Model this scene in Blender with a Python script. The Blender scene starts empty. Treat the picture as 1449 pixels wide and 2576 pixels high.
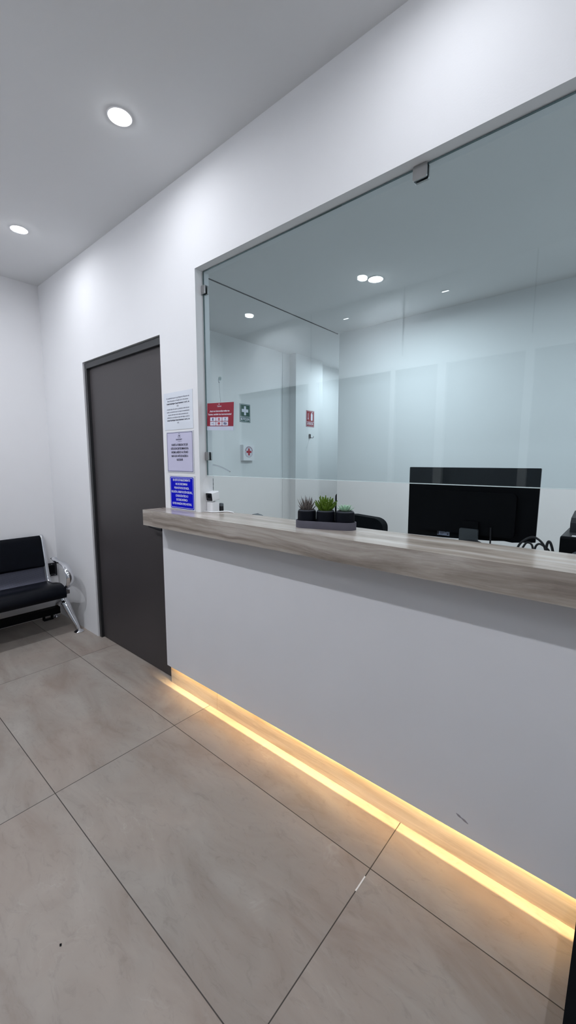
import bpy, bmesh, math, random
from mathutils import Vector, Matrix

random.seed(7)
S = bpy.context.scene
COL = S.collection
PI = math.pi

# ------------------------------------------------------------------ camera
CAM = Vector((3.2642, -1.3977, 1.4312))
YAW, PITCH, ROLL, FPX = 0.70783, -0.12429, 0.001715, 1016.63
cd = bpy.data.cameras.new('camera')
cam = bpy.data.objects.new('camera', cd)
COL.objects.link(cam)
S.camera = cam
fw = Vector((-math.sin(YAW)*math.cos(PITCH), math.cos(YAW)*math.cos(PITCH), math.sin(PITCH)))
rt = fw.cross(Vector((0, 0, 1))).normalized()
up = rt.cross(fw)
r2 = rt*math.cos(ROLL) + up*math.sin(ROLL)
u2 = -rt*math.sin(ROLL) + up*math.cos(ROLL)
m = Matrix((r2, u2, -fw)).transposed().to_4x4()
m.translation = CAM
cam.matrix_world = m
cd.sensor_fit = 'VERTICAL'
cd.sensor_height = 36
cd.lens = FPX/2576*36
cd.clip_start = 0.02

# ------------------------------------------------------------------ look
S.view_settings.view_transform = 'Standard'
S.view_settings.look = 'None'
S.view_settings.gamma = 1
S.view_settings.exposure = 0.0
LAMP_W = 15.5         # lamps of the row away from the counter wall
ROW1_W = 2.5          # lamps of the row along the counter wall
SPREAD = 175          # beam spread of every ceiling lamp, degrees
INNER_W = 27.0        # each ceiling lamp of the reception
LED_W = 13.0           # strip under the counter front
LAMP_COL = (0.90, 0.93, 1.0)
INNER_COL = (0.83, 0.935, 1.0)
W = bpy.data.worlds.new('world')
S.world = W
W.use_nodes = True
W.node_tree.nodes['Background'].inputs[0].default_value = (0.5, 0.55, 0.62, 1)
W.node_tree.nodes['Background'].inputs[1].default_value = 0.05

# ------------------------------------------------------------------ materials
def srgb(r, g, b):
    f = lambda c: (c/255/12.92) if c/255 <= 0.04045 else ((c/255+0.055)/1.055)**2.4
    return (f(r), f(g), f(b), 1)

def base_mat(name, color, rough=0.5, metal=0.0, spec=0.5, coat=0.0):
    mt = bpy.data.materials.new(name)
    mt.use_nodes = True
    b = mt.node_tree.nodes['Principled BSDF']
    b.inputs['Base Color'].default_value = color
    b.inputs['Roughness'].default_value = rough
    b.inputs['Metallic'].default_value = metal
    b.inputs['Specular IOR Level'].default_value = spec
    b.inputs['Coat Weight'].default_value = coat
    return mt, mt.node_tree, b

def vary(name, color, rough=0.5, metal=0.0, spec=0.5, amt=0.06, scale=8, bump=0.0, bscale=60, coat=0.0, detail=4):
    """plain material with a gentle procedural variation and an optional fine bump"""
    mt, nt, b = base_mat(name, color, rough, metal, spec, coat)
    N, L = nt.nodes, nt.links
    tc = N.new('ShaderNodeTexCoord')
    nz = N.new('ShaderNodeTexNoise')
    nz.inputs['Scale'].default_value = scale
    nz.inputs['Detail'].default_value = detail
    L.new(tc.outputs['Object'], nz.inputs['Vector'])
    mr = N.new('ShaderNodeMapRange')
    mr.inputs[1].default_value = 0.25; mr.inputs[2].default_value = 0.75
    mr.inputs[3].default_value = 1-amt; mr.inputs[4].default_value = 1+amt
    L.new(nz.outputs[0], mr.inputs[0])
    mx = N.new('ShaderNodeVectorMath'); mx.operation = 'SCALE'
    mx.inputs[0].default_value = color[:3]
    L.new(mr.outputs[0], mx.inputs['Scale'])
    L.new(mx.outputs[0], b.inputs['Base Color'])
    if bump > 0:
        n2 = N.new('ShaderNodeTexNoise')
        n2.inputs['Scale'].default_value = bscale
        n2.inputs['Detail'].default_value = 5
        L.new(tc.outputs['Object'], n2.inputs['Vector'])
        bp = N.new('ShaderNodeBump')
        bp.inputs['Strength'].default_value = bump
        bp.inputs['Distance'].default_value = 0.002
        L.new(n2.outputs[0], bp.inputs['Height'])
        L.new(bp.outputs[0], b.inputs['Normal'])
    return mt

def emis(name, color, strength):
    mt = bpy.data.materials.new(name)
    mt.use_nodes = True
    nt = mt.node_tree
    nt.nodes.clear()
    e = nt.nodes.new('ShaderNodeEmission')
    e.inputs[0].default_value = (*color[:3], 1)
    e.inputs[1].default_value = strength
    o = nt.nodes.new('ShaderNodeOutputMaterial')
    nt.links.new(e.outputs[0], o.inputs[0])
    return mt

def wood_mat(name, c_dark, c_mid, c_light, rough=0.42, streak=1.0, knots=True, off=0.0):
    """pale oak laminate, grain along x"""
    mt, nt, b = base_mat(name, c_mid, rough, 0, 0.45)
    N, L = nt.nodes, nt.links
    tc = N.new('ShaderNodeTexCoord')
    mp = N.new('ShaderNodeMapping')
    mp.inputs['Location'].default_value = (off, off*0.3, off*0.7)
    mp.inputs['Scale'].default_value = (0.9, 13, 13)
    L.new(tc.outputs['Object'], mp.inputs[0])
    wob = N.new('ShaderNodeTexNoise')
    wob.inputs['Scale'].default_value = 1.6; wob.inputs['Detail'].default_value = 3
    L.new(tc.outputs['Object'], wob.inputs['Vector'])
    add = N.new('ShaderNodeVectorMath'); add.operation = 'MULTIPLY_ADD'
    add.inputs[1].default_value = (0, 1.3, 1.3)
    L.new(wob.outputs['Color'], add.inputs[0]); L.new(mp.outputs[0], add.inputs[2])
    n1 = N.new('ShaderNodeTexNoise')
    n1.inputs['Scale'].default_value = 1.0; n1.inputs['Detail'].default_value = 9
    n1.inputs['Roughness'].default_value = 0.68; n1.inputs['Distortion'].default_value = 0.5
    L.new(add.outputs[0], n1.inputs['Vector'])
    mp2 = N.new('ShaderNodeMapping'); mp2.inputs['Scale'].default_value = (5, 190, 190)
    L.new(tc.outputs['Object'], mp2.inputs[0])
    n2 = N.new('ShaderNodeTexNoise'); n2.inputs['Scale'].default_value = 1; n2.inputs['Detail'].default_value = 3
    L.new(mp2.outputs[0], n2.inputs['Vector'])
    cr = N.new('ShaderNodeValToRGB')
    cr.color_ramp.elements[0].position = 0.30; cr.color_ramp.elements[0].color = c_dark
    cr.color_ramp.elements[1].position = 0.72; cr.color_ramp.elements[1].color = c_light
    e = cr.color_ramp.elements.new(0.5); e.color = c_mid
    L.new(n1.outputs[0], cr.inputs[0])
    mr = N.new('ShaderNodeMapRange')
    mr.inputs[1].default_value = 0.3; mr.inputs[2].default_value = 0.7
    mr.inputs[3].default_value = 1-0.09*streak; mr.inputs[4].default_value = 1+0.05*streak
    L.new(n2.outputs[0], mr.inputs[0])
    sc = N.new('ShaderNodeVectorMath'); sc.operation = 'SCALE'
    L.new(cr.outputs[0], sc.inputs[0]); L.new(mr.outputs[0], sc.inputs['Scale'])
    L.new(sc.outputs[0], b.inputs['Base Color'])
    bp = N.new('ShaderNodeBump'); bp.inputs['Strength'].default_value = 0.12; bp.inputs['Distance'].default_value = 0.001
    L.new(n2.outputs[0], bp.inputs['Height']); L.new(bp.outputs[0], b.inputs['Normal'])
    return mt

X0T, Y0T, TX, TY = 0.265, -0.2461, 1.2, 0.6
def floor_mat():
    mt, nt, b = base_mat('floor_tile', srgb(170, 162, 154), 0.45, 0, 0.45)
    N, L = nt.nodes, nt.links
    tc = N.new('ShaderNodeTexCoord')
    sep = N.new('ShaderNodeSeparateXYZ'); L.new(tc.outputs['Object'], sep.inputs[0])
    def M(op, a, b_=None, c=None):
        n = N.new('ShaderNodeMath'); n.operation = op
        for i, v in enumerate((a, b_, c)):
            if v is None: continue
            if isinstance(v, (int, float)): n.inputs[i].default_value = v
            else: L.new(v, n.inputs[i])
        return n.outputs[0]
    u = M('DIVIDE', M('SUBTRACT', sep.outputs[0], X0T), TX)
    v = M('DIVIDE', M('SUBTRACT', sep.outputs[1], Y0T), TY)
    iu, iv = M('FLOOR', u), M('FLOOR', v)
    du = M('MULTIPLY', M('PINGPONG', u, 0.5), TX)
    dv = M('MULTIPLY', M('PINGPONG', v, 0.5), TY)
    d = M('MINIMUM', du, dv)
    grout = M('SUBTRACT', 1.0, M('SMOOTH_MIN', M('DIVIDE', d, 0.0022), 1.0, 0.1))
    gm = N.new('ShaderNodeMapRange'); gm.interpolation_type = 'SMOOTHSTEP'
    gm.inputs[1].default_value = 0.0009; gm.inputs[2].default_value = 0.0024
    gm.inputs[3].default_value = 1; gm.inputs[4].default_value = 0
    L.new(d, gm.inputs[0])
    cell = N.new('ShaderNodeCombineXYZ'); L.new(iu, cell.inputs[0]); L.new(iv, cell.inputs[1])
    wn = N.new('ShaderNodeTexWhiteNoise'); L.new(cell.outputs[0], wn.inputs['Vector'])
    off = N.new('ShaderNodeVectorMath'); off.operation = 'MULTIPLY_ADD'
    off.inputs[1].default_value = (37, 23, 11)
    L.new(wn.outputs['Color'], off.inputs[0]); L.new(tc.outputs['Object'], off.inputs[2])
    # slanting slate-like clouds
    mp = N.new('ShaderNodeMapping'); mp.inputs['Rotation'].default_value = (0, 0, 0.9)
    mp.inputs['Scale'].default_value = (1.3, 3.4, 1)
    L.new(off.outputs[0], mp.inputs[0])
    n1 = N.new('ShaderNodeTexNoise'); n1.inputs['Scale'].default_value = 1.5
    n1.inputs['Detail'].default_value = 8; n1.inputs['Roughness'].default_value = 0.58; n1.inputs['Distortion'].default_value = 0.9
    L.new(mp.outputs[0], n1.inputs['Vector'])
    cr = N.new('ShaderNodeValToRGB')
    cr.color_ramp.elements[0].position = 0.30; cr.color_ramp.elements[0].color = srgb(141, 130, 121)
    cr.color_ramp.elements[1].position = 0.72; cr.color_ramp.elements[1].color = srgb(164, 157, 149)
    e = cr.color_ramp.elements.new(0.5); e.color = srgb(154, 146, 138)
    L.new(n1.outputs[0], cr.inputs[0])
    # mottled dark flecks
    n3 = N.new('ShaderNodeTexNoise'); n3.inputs['Scale'].default_value = 9; n3.inputs['Detail'].default_value = 8
    n3.inputs['Roughness'].default_value = 0.7; n3.inputs['Distortion'].default_value = 1.2
    L.new(mp.outputs[0], n3.inputs['Vector'])
    mr3 = N.new('ShaderNodeMapRange'); mr3.inputs[1].default_value = 0.28; mr3.inputs[2].default_value = 0.47
    mr3.inputs[3].default_value = 0.84; mr3.inputs[4].default_value = 1.03
    L.new(n3.outputs[0], mr3.inputs[0])
    # thin pale veins
    n2 = N.new('ShaderNodeTexNoise'); n2.inputs['Scale'].default_value = 1.1
    n2.inputs['Detail'].default_value = 5; n2.inputs['Roughness'].default_value = 0.6; n2.inputs['Distortion'].default_value = 1.4
    mp3 = N.new('ShaderNodeMapping'); mp3.inputs['Rotation'].default_value = (0, 0, -0.75); mp3.inputs['Scale'].default_value = (0.8, 1.9, 1)
    L.new(off.outputs[0], mp3.inputs[0]); L.new(mp3.outputs[0], n2.inputs['Vector'])
    vd = M('ABSOLUTE', M('SUBTRACT', n2.outputs[0], 0.5))
    vm = N.new('ShaderNodeMapRange'); vm.inputs[1].default_value = 0.0; vm.inputs[2].default_value = 0.008
    vm.inputs[3].default_value = 1.0; vm.inputs[4].default_value = 0; L.new(vd, vm.inputs[0])
    gate = N.new('ShaderNodeMapRange'); gate.inputs[1].default_value = 0.54; gate.inputs[2].default_value = 0.68
    gate.inputs[3].default_value = 0; gate.inputs[4].default_value = 0.45; L.new(n1.outputs[0], gate.inputs[0])
    vein = M('MULTIPLY', vm.outputs[0], gate.outputs[0])
    sc = N.new('ShaderNodeVectorMath'); sc.operation = 'SCALE'
    L.new(cr.outputs[0], sc.inputs[0]); L.new(mr3.outputs[0], sc.inputs['Scale'])
    tint = M('ADD', 0.965, M('MULTIPLY', wn.outputs['Value'], 0.07))
    sc2 = N.new('ShaderNodeVectorMath'); sc2.operation = 'SCALE'
    L.new(sc.outputs[0], sc2.inputs[0]); L.new(tint, sc2.inputs['Scale'])
    n4 = N.new('ShaderNodeTexNoise'); n4.inputs['Scale'].default_value = 2.1; n4.inputs['Detail'].default_value = 3
    L.new(off.outputs[0], n4.inputs['Vector'])
    hm = N.new('ShaderNodeMapRange'); hm.inputs[1].default_value = 0.42; hm.inputs[2].default_value = 0.62; L.new(n4.outputs[0], hm.inputs[0])
    hx = N.new('ShaderNodeMix'); hx.data_type = 'RGBA'; hx.blend_type = 'MULTIPLY'; hx.inputs['B'].default_value = (1.01, 0.955, 0.93, 1)
    L.new(hm.outputs[0], hx.inputs['Factor']); L.new(sc2.outputs[0], hx.inputs['A'])
    sc2 = hx
    mxv = N.new('ShaderNodeMix'); mxv.data_type = 'RGBA'
    L.new(vein, mxv.inputs['Factor']); L.new(sc2.outputs['Result'], mxv.inputs['A']); mxv.inputs['B'].default_value = srgb(178, 172, 164)
    mxg = N.new('ShaderNodeMix'); mxg.data_type = 'RGBA'
    L.new(gm.outputs[0], mxg.inputs['Factor']); L.new(mxv.outputs['Result'], mxg.inputs['A']); mxg.inputs['B'].default_value = srgb(56, 50, 45)
    L.new(mxg.outputs['Result'], b.inputs['Base Color'])
    ro = M('ADD', 0.40, M('MULTIPLY', n3.outputs[0], 0.16)); L.new(ro, b.inputs['Roughness'])
    hgt = M('SUBTRACT', M('MULTIPLY', n3.outputs[0], 0.25), gm.outputs[0])
    bp = N.new('ShaderNodeBump'); bp.inputs['Strength'].default_value = 0.25; bp.inputs['Distance'].default_value = 0.002
    L.new(hgt, bp.inputs['Height']); L.new(bp.outputs[0], b.inputs['Normal'])
    return mt

def glass_mat(name, tint):
    mt = bpy.data.materials.new(name); mt.use_nodes = True
    nt = mt.node_tree; N, L = nt.nodes, nt.links; N.clear()
    geo = N.new('ShaderNodeNewGeometry')
    ior = N.new('ShaderNodeMapRange')
    ior.inputs[1].default_value = 0; ior.inputs[2].default_value = 1
    ior.inputs[3].default_value = 1.5; ior.inputs[4].default_value = 1/1.5
    L.new(geo.outputs['Backfacing'], ior.inputs[0])
    fr = N.new('ShaderNodeFresnel'); L.new(ior.outputs[0], fr.inputs['IOR'])
    tr = N.new('ShaderNodeBsdfTransparent'); tr.inputs[0].default_value = tint
    gl = N.new('ShaderNodeBsdfGlossy'); gl.inputs['Roughness'].default_value = 0.0
    gl.inputs['Color'].default_value = (0.95, 1, 1, 1)
    mx = N.new('ShaderNodeMixShader')
    L.new(fr.outputs[0], mx.inputs[0]); L.new(tr.outputs[0], mx.inputs[1]); L.new(gl.outputs[0], mx.inputs[2])
    o = N.new('ShaderNodeOutputMaterial'); L.new(mx.outputs[0], o.inputs[0])
    return mt

WALL = vary('white_wall_paint', (0.80, 0.80, 0.81, 1), 0.75, 0, 0.25, amt=0.015, scale=2.2, bump=0.12, bscale=140)
CEIL = vary('white_ceiling_paint', (0.74, 0.745, 0.75, 1), 0.85, 0, 0.15, amt=0.012, scale=1.5, bump=0.06, bscale=150)
INNERW = vary('pale_reception_paint', (0.78, 0.795, 0.80, 1), 0.75, 0, 0.25, amt=0.015, scale=2.0, bump=0.08, bscale=120)
PANEL = vary('white_counter_panel', (0.77, 0.77, 0.79, 1), 0.55, 0, 0.35, amt=0.02, scale=3)
FLOOR = floor_mat()
TOPW = wood_mat('pale_oak_laminate', srgb(118, 106, 97), srgb(168, 158, 148), srgb(210, 205, 198), 0.20)
KICKW = wood_mat('kickboard_oak', srgb(178, 160, 140), srgb(206, 192, 174), srgb(224, 214, 200), 0.45, off=3.3)
GLASS = glass_mat('greenish_glass', (0.90, 0.945, 0.96, 1))
GEDGE = vary('glass_edge', (0.05, 0.10, 0.10, 1), 0.15, 0, 0.6, amt=0.1, scale=5)
DOORM = vary('charcoal_door_paint', srgb(66, 62, 63), 0.42, 0, 0.3, amt=0.04, scale=3, bump=0.15, bscale=220)
FRAMEM = vary('dark_door_frame', srgb(44, 45, 47), 0.4, 0, 0.45, amt=0.05, scale=6)
BLACK = vary('black_plastic', (0.003, 0.0035, 0.0045, 1), 0.55, 0, 0.07, amt=0.15, scale=12)
BLACKG = vary('black_gloss', (0.006, 0.006, 0.010, 1), 0.12, 0, 0.5, amt=0.1, scale=12)
LEATHER = vary('black_leatherette', (0.002, 0.003, 0.006, 1), 0.34, 0, 0.13, amt=0.2, scale=14, bump=0.35, bscale=260)
CHROME = vary('polished_chrome', (0.72, 0.73, 0.76, 1), 0.09, 1, 0.5, amt=0.02, scale=6)
STEEL = vary('brushed_steel', (0.42, 0.42, 0.42, 1), 0.34, 1, 0.5, amt=0.06, scale=40)
WHITEP = vary('white_plastic', (0.84, 0.84, 0.86, 1), 0.35, 0, 0.5, amt=0.01, scale=10)
RUBBER = vary('dark_rubber', (0.008, 0.009, 0.012, 1), 0.55, 0, 0.4, amt=0.1, scale=20)
GREYP = vary('grey_plastic', srgb(92, 98, 104), 0.5, 0, 0.4, amt=0.05, scale=20)
PRINTP = vary('printer_plastic', srgb(34, 38, 42), 0.45, 0, 0.4, amt=0.05, scale=20, bump=0.2, bscale=400)
FABRIC = vary('black_chair_fabric', (0.005, 0.007, 0.009, 1), 0.85, 0, 0.08, amt=0.2, scale=60, bump=0.5, bscale=500)
LENS = emis('lamp_lens', (0.93, 0.96, 1.0), 55)
GLOWRING = vary('lamp_ring', (0.85, 0.85, 0.86, 1), 0.4, 0, 0.4, amt=0.01, scale=10)
LEDM = emis('warm_led', (1.0, 0.72, 0.36), 8)
FROST = vary('grey_partition_panel', srgb(138, 146, 152), 0.5, 0, 0.4, amt=0.02, scale=3)
WFRAME = vary('white_partition_frame', (0.86, 0.87, 0.88, 1), 0.4, 0, 0.4, amt=0.01, scale=5)
GROOVE = vary('dark_groove', (0.04, 0.045, 0.05, 1), 0.7, 0, 0.2, amt=0.1, scale=20)
DESKM = vary('white_desk_top', (0.75, 0.76, 0.77, 1), 0.4, 0, 0.4, amt=0.02, scale=6)
def perforated():
    mt, nt, b = base_mat('perforated_grey_steel', srgb(120, 122, 132), 0.4, 0.6, 0.5)
    N, L = nt.nodes, nt.links
    tc = N.new('ShaderNodeTexCoord')
    mp = N.new('ShaderNodeMapping'); mp.inputs['Scale'].default_value = (0, 125, 125)
    L.new(tc.outputs['Object'], mp.inputs[0])
    vo = N.new('ShaderNodeTexVoronoi'); vo.inputs['Scale'].default_value = 1; vo.inputs['Randomness'].default_value = 0
    L.new(mp.outputs[0], vo.inputs['Vector'])
    mr = N.new('ShaderNodeMapRange'); mr.inputs[1].default_value = 0.26; mr.inputs[2].default_value = 0.34
    L.new(vo.outputs['Distance'], mr.inputs[0])
    mx = N.new('ShaderNodeMix'); mx.data_type = 'RGBA'
    mx.inputs['A'].default_value = (0.02, 0.02, 0.03, 1); mx.inputs['B'].default_value = srgb(96, 98, 112)
    L.new(mr.outputs[0], mx.inputs['Factor']); L.new(mx.outputs['Result'], b.inputs['Base Color'])
    return mt
PERF = perforated()

# ------------------------------------------------------------------ mesh helpers
def new_bm(): return bmesh.new()

def obj(name, bm, mat, parent=None, smooth=False, bevel=0.0, segs=2, label=None):
    if bevel > 0:
        bmesh.ops.bevel(bm, geom=[e for e in bm.edges if len(e.link_faces) == 2 and e.calc_face_angle(0) > 0.5],
                        offset=bevel, segments=segs, profile=0.5, affect='EDGES')
    base = Vector((0, 0, 0))
    if parent is not None:
        q = parent
        while q is not None:
            base += q.location
            q = q.parent
        # parent part meshes sit at their own origin (0,0,0) under the thing's base
    me = bpy.data.meshes.new(name)
    bmesh.ops.recalc_face_normals(bm, faces=bm.faces)
    for v in bm.verts: v.co -= base
    bm.to_mesh(me); bm.free()
    if smooth:
        for p in me.polygons: p.use_smooth = True
        me.set_sharp_from_angle(angle=math.radians(38))
    for mm in (mat if isinstance(mat, (list, tuple)) else [mat]): me.materials.append(mm)
    o = bpy.data.objects.new(name, me)
    COL.objects.link(o)
    if parent is not None: o.parent = parent
    if label: o['label'] = label
    return o

def thing(name, label, cat, loc, group=None):
    o = bpy.data.objects.new(name, None)
    o.empty_display_size = 0.05
    COL.objects.link(o)
    o.location = loc
    o['label'] = label; o['category'] = cat
    if group: o['group'] = group
    return o

def tag(o, label, cat, group=None):
    o['label'] = label; o['category'] = cat
    if group: o['group'] = group
    return o

def struct(o, kind='structure'):
    o['kind'] = kind
    return o

def box(bm, x0, x1, y0, y1, z0, z1, M=None):
    vs = [bm.verts.new((x, y, z)) for x in (x0, x1) for y in (y0, y1) for z in (z0, z1)]
    idx = [(0, 1, 3, 2), (4, 6, 7, 5), (0, 4, 5, 1), (2, 3, 7, 6), (0, 2, 6, 4), (1, 5, 7, 3)]
    fs = [bm.faces.new([vs[i] for i in f]) for f in idx]
    if M is not None:
        for v in vs: v.co = M @ v.co
    return vs, fs

def prism(bm, pts, a0, a1, axis='z', M=None):
    """extrude a 2D outline; axis z: pts are (x,y); axis y: pts are (x,z); axis x: pts are (y,z)"""
    def P(p, a):
        if axis == 'z': return (p[0], p[1], a)
        if axis == 'y': return (p[0], a, p[1])
        return (a, p[0], p[1])
    A = [bm.verts.new(P(p, a0)) for p in pts]
    B = [bm.verts.new(P(p, a1)) for p in pts]
    if M is not None:
        for v in A+B: v.co = M @ v.co
    n = len(pts)
    bm.faces.new(A); bm.faces.new(B)
    for i in range(n):
        bm.faces.new((A[i], A[(i+1) % n], B[(i+1) % n], B[i]))

def rrect(cx, cy, w, h, r, n=5):
    out = []
    for k, (sx, sy) in enumerate(((1, 1), (-1, 1), (-1, -1), (1, -1))):
        for i in range(n+1):
            a = k*PI/2 + i*PI/2/n
            out.append((cx+sx*(w/2-r)+r*math.cos(a), cy+sy*(h/2-r)+r*math.sin(a)))
    return out

def lathe(bm, prof, c=(0, 0, 0), n=32, M=None):
    rings = []
    for r, z in prof:
        if r < 1e-6:
            v = bm.verts.new((c[0], c[1], c[2]+z)); rings.append([v])
        else:
            rings.append([bm.verts.new((c[0]+r*math.cos(2*PI*i/n), c[1]+r*math.sin(2*PI*i/n), c[2]+z)) for i in range(n)])
    if M is not None:
        for rg in rings:
            for v in rg: v.co = M @ v.co
    for a, b in zip(rings, rings[1:]):
        for i in range(n):
            j = (i+1) % n
            if len(a) == 1 and len(b) > 1: bm.faces.new((a[0], b[j], b[i]))
            elif len(b) == 1 and len(a) > 1: bm.faces.new((a[i], a[j], b[0]))
            elif len(a) > 1: bm.faces.new((a[i], a[j], b[j], b[i]))
    if len(rings[0]) > 1: bm.faces.new(rings[0])
    if len(rings[-1]) > 1: bm.faces.new(rings[-1])

def smooth_path(pts, sub=6):
    pts = [Vector(p) for p in pts]
    if len(pts) < 3: return pts
    out = []
    for i in range(len(pts)-1):
        p0 = pts[max(i-1, 0)]; p1 = pts[i]; p2 = pts[i+1]; p3 = pts[min(i+2, len(pts)-1)]
        for k in range(sub):
            t = k/sub
            out.append(0.5*((2*p1)+(-p0+p2)*t+(2*p0-5*p1+4*p2-p3)*t*t+(-p0+3*p1-3*p2+p3)*t**3))
    out.append(pts[-1])
    return out

def sweep(bm, path, radii, n=10, flat=None, upv=None):
    """tube along path; radii number or list; flat = (a,b) elliptical half axes with a along upv-ish side"""
    m_ = len(path)
    rings = []
    t0 = (path[1]-path[0]).normalized()
    ref = Vector(upv) if upv else (Vector((0, 0, 1)) if abs(t0.z) < 0.9 else Vector((1, 0, 0)))
    nrm = (ref - t0*ref.dot(t0)).normalized()
    for i, p in enumerate(path):
        t = (path[min(i+1, m_-1)]-path[max(i-1, 0)]).normalized()
        if upv: nrm = (Vector(upv) - t*Vector(upv).dot(t)).normalized()
        else: nrm = (nrm - t*nrm.dot(t)).normalized()
        b = t.cross(nrm)
        if isinstance(radii, (int, float)): ra = rb = radii
        else:
            f = i/(m_-1)*(len(radii)-1); k = min(int(f), len(radii)-2); w = f-k
            q0, q1 = radii[k], radii[k+1]
            if isinstance(q0, tuple):
                ra = q0[0]*(1-w)+q1[0]*w; rb = q0[1]*(1-w)+q1[1]*w
            else: ra = rb = q0*(1-w)+q1*w
        if flat: ra, rb = flat
        rings.append([bm.verts.new(p+nrm*ra*math.cos(2*PI*j/n)+b*rb*math.sin(2*PI*j/n)) for j in range(n)])
    for a, b in zip(rings, rings[1:]):
        for j in range(n):
            k = (j+1) % n
            bm.faces.new((a[j], a[k], b[k], b[j]))
    bm.faces.new(rings[0]); bm.faces.new(rings[-1])

def text_bm(bm, lines, origin, ux, uy, size, leading, condense=1.0, bold=0.0, align='CENTER', depth=0.0003, fit=None):
    """lettering laid on a plane: origin is the top centre, ux right, uy up; fit = widths per line"""
    ux = Vector(ux); uy = Vector(uy); nz = ux.cross(uy)
    for i, s in enumerate(lines):
        if not s: continue
        cu = bpy.data.curves.new('t', 'FONT'); cu.body = s; cu.size = size; cu.align_x = align
        cu.offset = bold; cu.resolution_u = 3; cu.fill_mode = 'FRONT'
        o = bpy.data.objects.new('t', cu); COL.objects.link(o)
        dg = bpy.context.evaluated_depsgraph_get(); dg.update()
        me = bpy.data.meshes.new_from_object(o.evaluated_get(dg))
        xs = [v.co.x for v in me.vertices]
        c = condense
        if fit and fit[i] and xs: c = fit[i]/(max(xs)-min(xs))
        mid = (max(xs)+min(xs))/2 if (xs and align == 'CENTER') else 0
        vs = [bm.verts.new(Vector(origin)+ux*((v.co.x-mid)*c)+uy*(v.co.y-size*0.72-i*leading)+nz*depth) for v in me.vertices]
        for p in me.polygons:
            try: bm.faces.new([vs[k] for k in p.vertices])
            except ValueError: pass
        bpy.data.objects.remove(o); bpy.data.curves.remove(cu); bpy.data.meshes.remove(me)

# ------------------------------------------------------------------ room numbers
HC = 2.917
XC, XR_END = -0.763, 5.0
Y_OPP = -1.95
WT = 0.091                       # partition thickness
DXL, DXR, DZ = 0.018, 1.0713, 2.1704
WXL, WXR, WZ = 1.4205, 4.3, 2.4349
CZT, CZB = 1.1463, 1.0547
PANY, PANZ = -0.0295, 0.1283

# ------------------------------------------------------------------ structure
bm = new_bm(); box(bm, -1.0, 5.2, -2.2, 5.0, -0.06, 0); struct(obj('floor', bm, FLOOR))
bm = new_bm(); box(bm, -1.0, 5.2, -2.2, 5.0, HC, HC+0.06); struct(obj('ceiling', bm, CEIL))
bm = new_bm(); box(bm, XC-0.12, XC, Y_OPP-0.1, 0.0, 0, HC); struct(obj('wall_left', bm, WALL))
bm = new_bm()
box(bm, XC-0.12, DXL, 0, WT, 0, HC)
box(bm, DXL, DXR, 0, WT, DZ, HC)
box(bm, DXR, WXL, 0, WT, 0, HC)
box(bm, WXL, XR_END, 0, WT, WZ, HC)
box(bm, WXL, XR_END, 0, WT, 0, CZB)
box(bm, WXR, XR_END, 0, WT, CZB, WZ)
struct(obj('wall_right', bm, WALL))
bm = new_bm(); box(bm, XR_END, XR_END+0.1, Y_OPP-0.1, 4.9, 0, HC); struct(obj('wall_end', bm, WALL))
# reception walls
bm = new_bm(); box(bm, -0.72, -0.56, WT, 4.8, 0, HC); struct(obj('wall_inner_left', bm, INNERW))
bm = new_bm(); box(bm, 0.503, XR_END, 2.75, 2.86, 0, HC); struct(obj('wall_back', bm, INNERW))
bm = new_bm(); box(bm, -0.72, 0.9, 4.7, 4.8, 0, HC); struct(obj('wall_far', bm, INNERW))
bm = new_bm(); box(bm, 0.9, 1.0, 2.86, 4.8, 0, HC); struct(obj('wall_corridor', bm, INNERW))
bm = new_bm(); box(bm, -0.56, -0.435, 3.09, 3.72, 0, HC); struct(obj('trim_1', bm, INNERW))     # pilaster
bm = new_bm(); box(bm, -0.56, -0.553, 2.945, 3.09, 0, HC-0.0); struct(obj('trim_2', bm, INNERW))
bm = new_bm(); box(bm, 0.474, 0.486, WT, 2.75, HC-0.004, HC); struct(obj('trim_3', bm, GROOVE))  # ceiling joint

# opposite wall of the waiting room: plaster above, framed grey panels below
bm = new_bm(); box(bm, XC-0.12, XR_END, Y_OPP-0.12, Y_OPP, 2.27, HC)
box(bm, XC-0.12, -0.51, Y_OPP-0.12, Y_OPP, 0, 2.27)
struct(obj('wall_rear', bm, WALL))
bm = new_bm(); box(bm, -0.51, XR_END, Y_OPP-0.12, Y_OPP-0.03, 0, 2.27); struct(obj('door_2', bm, FROST))
bm = new_bm()
box(bm, -0.51, XR_END, Y_OPP-0.03, Y_OPP+0.012, 2.235, 2.275)
for a, b_ in ((-0.51, -0.465), (0.60, 0.70), (1.53, 1.575), (1.95, 2.02), (2.59, 2.645), (3.7, 3.75)):
    box(bm, a, b_, Y_OPP-0.03, Y_OPP+0.012, 0, 2.235)
struct(obj('trim_4', bm, WFRAME))
bm = new_bm()
for x in (0.625, 1.63, 2.62, 3.62): box(bm, x-0.004, x+0.004, Y_OPP, Y_OPP+0.002, 2.35, HC)
struct(obj('trim_5', bm, GROOVE))

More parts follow.
